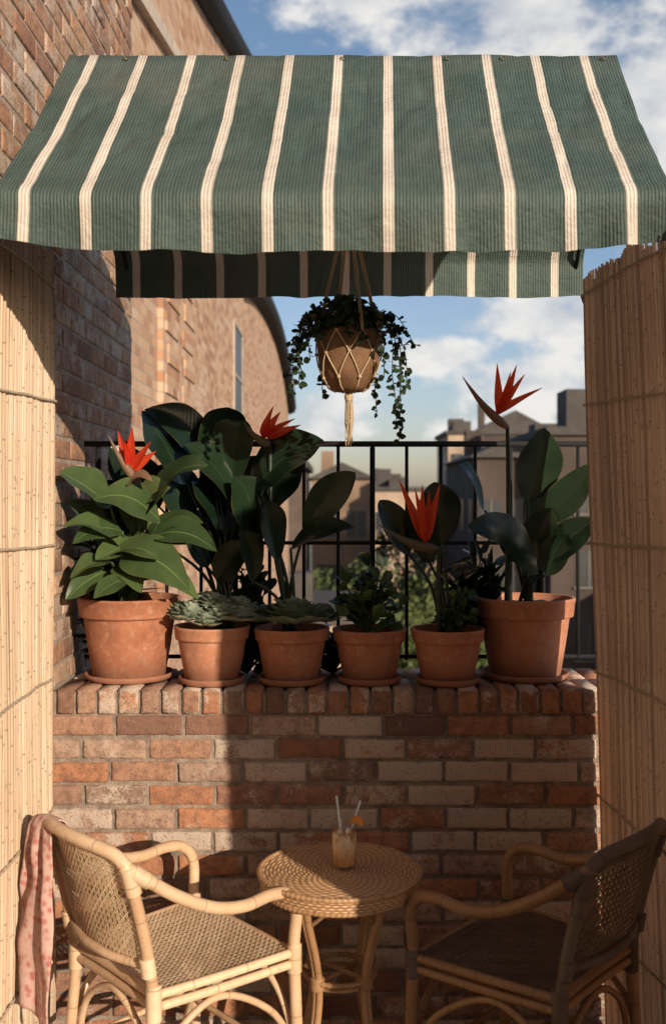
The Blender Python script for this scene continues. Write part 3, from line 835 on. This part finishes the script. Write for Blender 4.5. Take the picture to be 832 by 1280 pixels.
for th in (-.004,.004):
    vs=[oc+V((0,th,0))]+[oc+d*.017+V((0,th,0)) for d in dsc]; mb.add(vs,[(0,i,i+1) for i in range(1,25)])
tube(mb,[oc+d*.0185 for d in dsc],.004,6,.5,1); tube(mb,[oc+d*.0185+V((0,.003,0)) for d in dsc],.0036,6,.5,1)
mb.build('orange_slice',[M_OR,M_PEEL],gl)

# ------------------------------------------------------------ chairs
def chair(C,th,mats,seed,mirror=1,dark_back=False):
    random.seed(seed)
    pole,cane_m,bind=mats
    e=empty('rattan_chair',(C[0],C[1],0)); ct,st=math.cos(th),math.sin(th)
    def W(x,y,z): y*=mirror; return V((C[0]+x*ct-y*st,C[1]+x*st+y*ct,z))
    def WL(L,n=7): return spline([W(*p) for p in L],n)
    mb=MB(); pr=.0195; bm_=1 if dark_back else 0
    for s in (-1,1):
        tube(mb,WL([(-.335,.235*s,.835),(-.27,.268*s,.785),(-.17,.285*s,.715),(-.05,.293*s,.655),(.06,.298*s,.634),(.16,.300*s,.642),(.235,.298*s,.625),(.272,.292*s,.565),(.268,.284*s,.44),(.275,.288*s,.20),(.285,.295*s,FL)],7),pr,12,R())
        tube(mb,WL([(-.275,.255*s,FL),(-.245,.242*s,.15),(-.225,.235*s,.40)],7),pr*.95,12,R())
        tube(mb,WL([(-.225,.235*s,.40),(-.262,.240*s,.60),(-.325,.246*s,.83)],7),pr*.95,12,R(),bm_)
        for dz in (0,-.036): tube(mb,WL([(-.225,.235*s,.425+dz),(.0,.262*s,.425+dz),(.262,.282*s,.425+dz)]),.014,10,R())
        tube(mb,WL([(-.245,.245*s,.10),(.0,.268*s,.10),(.275,.290*s,.10)]),.0105,8,R())
        tube(mb,WL([(-.25,.247*s,.12),(-.19,.25*s,.27),(-.02,.262*s,.365),(.17,.276*s,.27),(.27,.288*s,.12)]),.0115,8,R())
    top=[(-.325,-.246,.83),(-.345,-.20,.862),(-.375,-.10,.878),(-.385,0,.882),(-.375,.10,.878),(-.345,.20,.862),(-.325,.246,.83)]
    tube(mb,WL(top),pr,12,R(),bm_)
    if dark_back: tube(mb,WL([(x+.012,y*.93,z-.034) for x,y,z in top]),.014,10,R(),1)
    low=[(-.243,-.236,.515),(-.285,-.1,.515),(-.292,0,.515),(-.285,.1,.515),(-.243,.236,.515)]
    tube(mb,WL(low),.013,10,R(),bm_)
    for (x,hw) in ((.264,.285),(-.227,.235)):
        for dz in (0,-.036): tube(mb,WL([(x,-hw,.425+dz),(x+.006,0,.425+dz),(x,hw,.425+dz)]),.014,10,R())
        tube(mb,WL([(x+.008,-hw-.002,.07),(x+.008,0,.07),(x+.008,hw+.002,.07)]),.0105,8,R())
        tube(mb,WL([(x+.008,-hw,.12),(x+.004,-hw*.7,.28),(x+.002,0,.365),(x+.004,hw*.7,.28),(x+.008,hw,.12)]),.0115,8,R())
    tube(mb,WL([(-.24,-.24,.11),(.02,0,.13),(.275,.29,.11)]),.010,8,R())
    tube(mb,WL([(-.24,.24,.115),(.02,0,.15),(.275,-.29,.115)]),.010,8,R())
    mb.build('pole_frame',[pole,bind],e)
    mb=MB()
    def bindw(a,b,r):
        a=W(*a);b=W(*b); n=max(6,int((b-a).length/.0038)); tube(mb,[a+(b-a)*(i/n) for i in range(n+1)],[r*(1.06 if i%2 else .96) for i in range(n+1)],10,R())
    for s in(-1,1):
        bindw((-.229,.235*s,.35),(-.229,.235*s,.455),.024)
        bindw((.269,.284*s,.36),(.269,.284*s,.45),.024)
        bindw((-.300,.2435*s,.745),(-.324,.246*s,.825),.0235)
        bindw((-.31,.252*s,.815),(-.265,.269*s,.78),.0235)
        bindw((-.246,.2375*s,.49),(-.256,.239*s,.545),.0225)
        bindw((.276,.288*s,.08),(.279,.289*s,.135),.022)
        bindw((-.249,.245*s,.08),(-.243,.243*s,.135),.022)
    mb.build('bindings',bind,e)
    mb=MB()
    def cane(P,w,h,pitch,wd):
        nu=int(w/pitch); nv=int(h/pitch); eps=1e-3
        def frame(u,v):
            p=P(u,v); du=(P(min(1,u+eps),v)-P(max(0,u-eps),v)).normalized(); dv=(P(u,min(1,v+eps))-P(u,max(0,v-eps))).normalized()
            return p,du,dv,du.cross(dv).normalized()
        def strip(u0,v0,u1,v1,off,wdt):
            ln=max(abs(u1-u0)*w,abs(v1-v0)*h); n=max(2,int(ln/.03)); vs=[]
            pts=[]
            for i in range(n+1):
                t=i/n; pts.append(frame(u0+(u1-u0)*t,v0+(v1-v0)*t))
            for i,(p,du,dv,nn) in enumerate(pts):
                q=pts[min(i+1,n)][0]-pts[max(i-1,0)][0]; sd=q.normalized().cross(nn).normalized()
                o_=nn*off
                vs+= [p+o_+sd*wdt/2,p+o_+nn*.0008,p+o_-sd*wdt/2]
            fs=[]
            for i in range(n): fs+=[(3*i,3*i+1,3*i+4,3*i+3),(3*i+1,3*i+2,3*i+5,3*i+4)]
            mb.add(vs,fs,R())
        for i in range(nu+1):
            u=i/nu
            for d in (-.16,.16):
                uu=min(1,max(0,u+d/nu)); strip(uu,0,uu,1,-.001,wd*.72)
        for j in range(nv+1):
            v=j/nv
            for d in (-.16,.16):
                vv=min(1,max(0,v+d/nv)); strip(0,vv,1,vv,.001,wd*.72)
        for k in range(-nv,nu+1):
            a=k+.5
            s0=max(0,-a); s1=min(nv,nu-a)
            if s1>s0:
                strip((a+s0)/nu,s0/nv,(a+s1)/nu,s1/nv,.0022,wd)
                strip((a+s0)/nu,1-s0/nv,(a+s1)/nu,1-s1/nv,-.0022,wd)
    def Ps(u,v):
        hw=.228+.052*u; x=-.222+.482*u; y=-hw+2*hw*v
        return W(x,y,.434-.018*math.sin(pi*u)*math.sin(pi*v))
    cane(Ps,.48,.52,.0205,.0056)
    def Pb(u,v):
        y=-.236+.472*u; bow=.045*math.cos(pi*(u-.5))
        x=-.245-.085*v-bow*(.75+.35*v); z=.517+(.325+.025*math.sin(pi*u))*v
        return W(x,y,z)
    cane(Pb,.48,.34,.0205,.0056)
    mb.build('cane_panels',cane_m,e,False)
    return W
WLc=chair((-.515,3.395),math.radians(42),(M_RAT,M_CANE,M_CANE),71)
WRc=chair((.645,3.37),math.radians(139),(M_RATB,M_CANEB,M_BIND),72,-1,True)

# ------------------------------------------------------------ towel over chair back
m,nt,b,o=mk('pink_towel'); c=obj(nt)
vo=N(nt,'ShaderNodeTexVoronoi',{'Vector':c,'Scale':44.0}).outputs['Distance']; n=nz(nt,c,26,3)
base=ramp(nt,M(nt,'ADD',vo,M(nt,'MULTIPLY',n,.4)),[(.35,(.46,.16,.15)),(.55,(.55,.28,.25)),(.8,(.62,.42,.37))])
nt.links.new(base,b.inputs['Base Color']); b.inputs['Roughness'].default_value=.95; bump(nt,b,nz(nt,c,260,2),.7,.003); M_TOW=m
mb=MB(); vs=[]; nu,nv=44,70
for j in range(nv+1):
    v=j/nv; s=v*.82-.20
    for i in range(nu+1):
        u=i/nu
        gather=.075+.045*min(1,abs(s)/.35)
        y=.185+(u-.5)*2*gather+.012*noise.noise(V((u,v*3,3)))
        fold_=.012*math.sin(u*12+2.5*noise.noise(V((u*2,v*3,1))))*min(1,abs(s)/.12+.1)+.014*noise.noise(V((u*4,v*7,4)))
        rad=.028
        xt,zt=-.350,.862-.25*max(0,abs(y)-.2)
        if abs(s)<rad*1.5:
            a=s/rad; x=xt-rad*math.sin(a); z=zt+rad*math.cos(a)
        elif s>0:
            q=s-rad*1.5; x=xt-rad-.006-q*.05; z=zt-q
        else:
            q=-s-rad*1.5; x=xt+rad+.004+q*.26; z=zt-q
        z+=.02*(u-.5)*(1 if s>0 else 0)*4*min(1,abs(s)*3)+(.012*noise.noise(V((u*5,1,7))) if j>nv-4 else 0)
        x-=fold_ if s>0 else -fold_*.4
        p=WLc(x,y,z); p.x=max(p.x,-1.008+.004*math.sin(u*20+v*9))
        vs.append(p)
fs=[(j*(nu+1)+i,j*(nu+1)+i+1,(j+1)*(nu+1)+i+1,(j+1)*(nu+1)+i) for j in range(nv) for i in range(nu)]
mb.add(vs,fs); ob=mb.build('pink_towel',M_TOW)
sm=ob.modifiers.new('t','SOLIDIFY'); sm.thickness=.005

# ------------------------------------------------------------ city beyond
mb=MB(); GZ=-12
S=2500; mb.add([(-S,-S,GZ),(S,-S,GZ),(S,S,GZ),(-S,S,GZ)],[(0,1,2,3)])
mb.build('ground',mat_simple('ground',(.15,.14,.11),.95,.08,.4,0),None,False)
mb=MB(); mb.add([(-3,20,GZ+.004),(9,20,GZ+.004),(24,200,GZ+.004),(10,200,GZ+.004)],[(0,1,2,3)]); mb.build('road',mat_simple('asphalt',(.07,.07,.07),.9,.5,.2,0),None,False)
def bmat(i,col): return mat_simple('render_%d'%i,col,.9,.5,.3,0)
def building(x0,x1,y0,y1,top,mat,roof='flat',wins=True,seed=0):
    random.seed(seed); e=empty('city_building',((x0+x1)/2,(y0+y1)/2,GZ)); mb=MB()
    box(mb,((x0+x1)/2,(y0+y1)/2,(top+GZ)/2),(x1-x0,y1-y0,top-GZ))
    if roof=='flat':
        box(mb,((x0+x1)/2,(y0+y1)/2,top+.1),(x1-x0+.5,y1-y0+.5,.35),.5,1)
        for k in range(4): 
            w=U(.7,2); h=U(.6,1.8); box(mb,(U(x0+1.5,x1-1.5),U(y0+1.5,y1-1.5),top+.28+h/2),(w,w,h),.5,1)
    else:
        xm=(x0+x1)/2; h=(x1-x0)*.28
        vs=[(x0-.3,y0-.3,top),(x1+.3,y0-.3,top),(xm,y0-.3,top+h),(x0-.3,y1,top),(x1+.3,y1,top),(xm,y1,top+h)]
        mb.add(vs,[(0,1,2),(3,5,4),(0,2,5,3),(1,4,5,2),(0,3,4,1)],.5,None,None,1)
        box(mb,(x0+(x1-x0)*.25,(y0+y1)/2,top+h*.8),(.8,.8,h*1.2+1),.5,0)
    mb.build('walls',[mat,M_ROOF],e,False)
    mb=MB(); z=top-2.6
    while z>GZ+1:
        for (ax) in (0,1):
            a0,a1=((x0,x1) if ax==0 else (y0,y1)); n=max(2,int((a1-a0)/3.0))
            for k in range(n):
                q=a0+(a1-a0)*(k+.5)/n
                if ax==0:
                    box(mb,(q,y0-.01,z),(1.1,.06,1.5),.5,0); box(mb,(q,y0-.03,z-.83),(1.3,.2,.1),.5,1); box(mb,(q,y0-.05,z),(.07,.06,1.5),.5,1)
                else:
                    xs=x0 if x0>0 else x1
                    box(mb,(xs-(.01 if x0>0 else -.01),q,z),(.06,1.15,1.5),.5,0)
        z-=3.1
    if wins: mb.build('windows',[M_GLASS,M_GREY],e,False)
M_ROOF=mat_simple('dark_roof',(.07,.062,.058),.85,.6,.3,0)
DG=bmat(1,(.070,.052,.044)); TN=bmat(2,(.22,.15,.105)); CR=bmat(3,(.40,.30,.22)); BR=bmat(4,(.20,.105,.072)); BL=bmat(5,(.11,.082,.068))  # darkest wall colours painted down so these blocks read as backlit
building(9.2,22,44,56,4.55,DG,'flat',True,1)
building(6.3,9.0,46,58,3.6,DG,'gable',True,2)
building(12.5,24,38,43.5,-1.8,BR,'flat',True,3)
building(-8,-1.5,52,66,3.4,BL,'flat',True,4)
building(-1.2,2.2,60,72,2.9,TN,'gable',True,5)
building(10.5,13.6,95,105,7.6,CR,'flat',True,6)
building(2.5,9,88,100,2.4,CR,'flat',True,7)
building(-5,0.5,34,42,-2.2,CR,'flat',True,8)
building(24,50,70,90,7,BL,'flat',True,9)
building(3,9,130,150,4,BL,'flat',True,10)
building(-30,-9,80,100,6,TN,'flat',True,11)
building(16,26,120,140,9,DG,'gable',True,12)
# trees
M_TREE=mat_leaf('tree_leaf',(.035,.06,.02),(.12,.15,.045),.7,.15,(.08,.1,.04),0,0); M_BARK=mat_simple('bark',(.09,.065,.045),.95,5,.3,.3)
def tree(x,y,top,rad,seed):
    random.seed(seed); mb=MB(); h=top-GZ
    tube(mb,spline([(x,y,GZ),(x+.2,y,GZ+h*.3),(x-.1,y,GZ+h*.6)],5),[.35-.02*i for i in range(11)],8,.5,1)
    cl=[]
    for k in range(16):
        a=U(0,2*pi); q=rad*U(.2,.85); c=V((x+q*math.cos(a),y+q*math.sin(a),GZ+h*U(.45,.88)))
        cl.append((c,rad*U(.25,.5)))
        tube(mb,spline([(x,y,GZ+h*.45),tuple((V((x,y,GZ+h*.5))+c)/2+V((0,0,.3))),tuple(c)],4),[.12-.011*i for i in range(9)],5,.5,1)
    for c,r in cl:
        sh=R()
        for k in range(190):
            d=V((random.gauss(0,1),random.gauss(0,1),random.gauss(0,.8))); d=d.normalized()*r*(R()**.4)
            p=c+d; n=V((U(-1,1),U(-1,1),U(-.2,1))).normalized(); t=n.orthogonal().normalized(); b_=n.cross(t); s=U(.09,.22)
            mb.add([p-t*s,p+b_*s*.6,p+t*s,p-b_*s*.6],[(0,1,2,3)],min(1,sh*.6+R()*.5),[.5]*4,[0]*4)
    mb.build('tree',[M_TREE,M_BARK])
for i,(x,y,t,r) in enumerate(((1.6,36,-.2,2.4),(4.6,40,-.6,2.8),(3.0,50,.6,3),(-1.6,46,-1,2.2),(5.8,37,-2.6,2.3),(5.6,62,1.0,3.2),(.6,30,-3.0,2.0))): tree(x,y,t,r,100+i)

# ------------------------------------------------------------ light, sky, camera
d=V((-.6,1,-.33)).normalized(); el=math.asin(-d.z); az=math.atan2(-d.x,-d.y)
sun=bpy.data.lights.new('sun','SUN'); sun.energy=5.0; sun.angle=math.radians(.5); sun.color=(1,.83,.63)
so=bpy.data.objects.new('sun',sun); so.rotation_euler=d.to_track_quat('-Z','Y').to_euler(); so.location=(6,-8,8); scene.collection.objects.link(so)
w=bpy.data.worlds.new('World'); scene.world=w; w.use_nodes=True; nt=w.node_tree; bg=nt.nodes['Background']
try:
    w.cycles.sampling_method='MANUAL'; w.cycles.sample_map_resolution=256
except Exception: pass
sky=nt.nodes.new('ShaderNodeTexSky'); sky.sky_type='NISHITA'; sky.sun_disc=False; sky.sun_elevation=el; sky.sun_rotation=az%(2*pi)
tc=nt.nodes.new('ShaderNodeTexCoord').outputs['Generated']
def VM(op,a,b):
    n=nt.nodes.new('ShaderNodeVectorMath'); n.operation=op
    for i,x in enumerate((a,b)):
        if isinstance(x,bpy.types.NodeSocket): nt.links.new(x,n.inputs[i])
        elif x is not None: n.inputs[i].default_value=x
    return n
mask=None
for (x,z,rx,rz) in ((.17,.47,.15,.065),(.30,.37,.11,.10),(.02,.485,.07,.03),(.10,.135,.060,.019),(.21,.175,.09,.032),(.19,.11,.09,.030),(-.01,.075,.05,.028),(.16,.06,.07,.016)):
    c=V((x,1,z)).normalized()
    L=VM('LENGTH',VM('MULTIPLY',VM('SUBTRACT',tc,tuple(c)).outputs[0],(1/rx,.8,1/rz)).outputs[0],None).outputs['Value']
    mm=mr(nt,L,1.7,.0)
    mask=mm if mask is None else M(nt,'MAXIMUM',mask,mm)
nn_=N(nt,'ShaderNodeTexNoise',{'Vector':VM('MULTIPLY',tc,(1,1,1.7)).outputs[0],'Scale':13.0,'Detail':5.0,'Roughness':.6})
n1=nn_.outputs['Fac']
cm=mr(nt,M(nt,'ADD',mask,M(nt,'MULTIPLY',M(nt,'SUBTRACT',n1,.5),1.8)),.32,.76,0,1,True)
cc=mixc(nt,mr(nt,n1,.38,.62),(9.2,9.6,10.4),(14.4,14.0,13.4))
zc=N(nt,'ShaderNodeSeparateXYZ',{'Vector':tc}).outputs[2]
skc=mixc(nt,1.0,sky.outputs[0],mixc(nt,mr(nt,zc,.0,.35),(1.6,1.55,1.9),(1.8,1.9,2.05)),'MULTIPLY')
fin=mixc(nt,M(nt,'MULTIPLY',cm,.93),skc,cc)
nt.links.new(fin,bg.inputs[0]); bg.inputs[1].default_value=.062
cam=bpy.data.cameras.new('camera'); co=bpy.data.objects.new('camera',cam); scene.collection.objects.link(co)
co.location=(0,0,1.9); co.rotation_euler=(pi/2,0,0)
cam.sensor_fit='VERTICAL'; cam.sensor_height=36; cam.lens=36*1300/1280; cam.shift_y=-20/1280; cam.clip_end=6000; cam.clip_start=.05
cam.dof.use_dof=True; cam.dof.focus_distance=3.85; cam.dof.aperture_fstop=2.8
scene.camera=co
scene.view_settings.view_transform='Standard'; scene.view_settings.look='None'; scene.view_settings.exposure=0
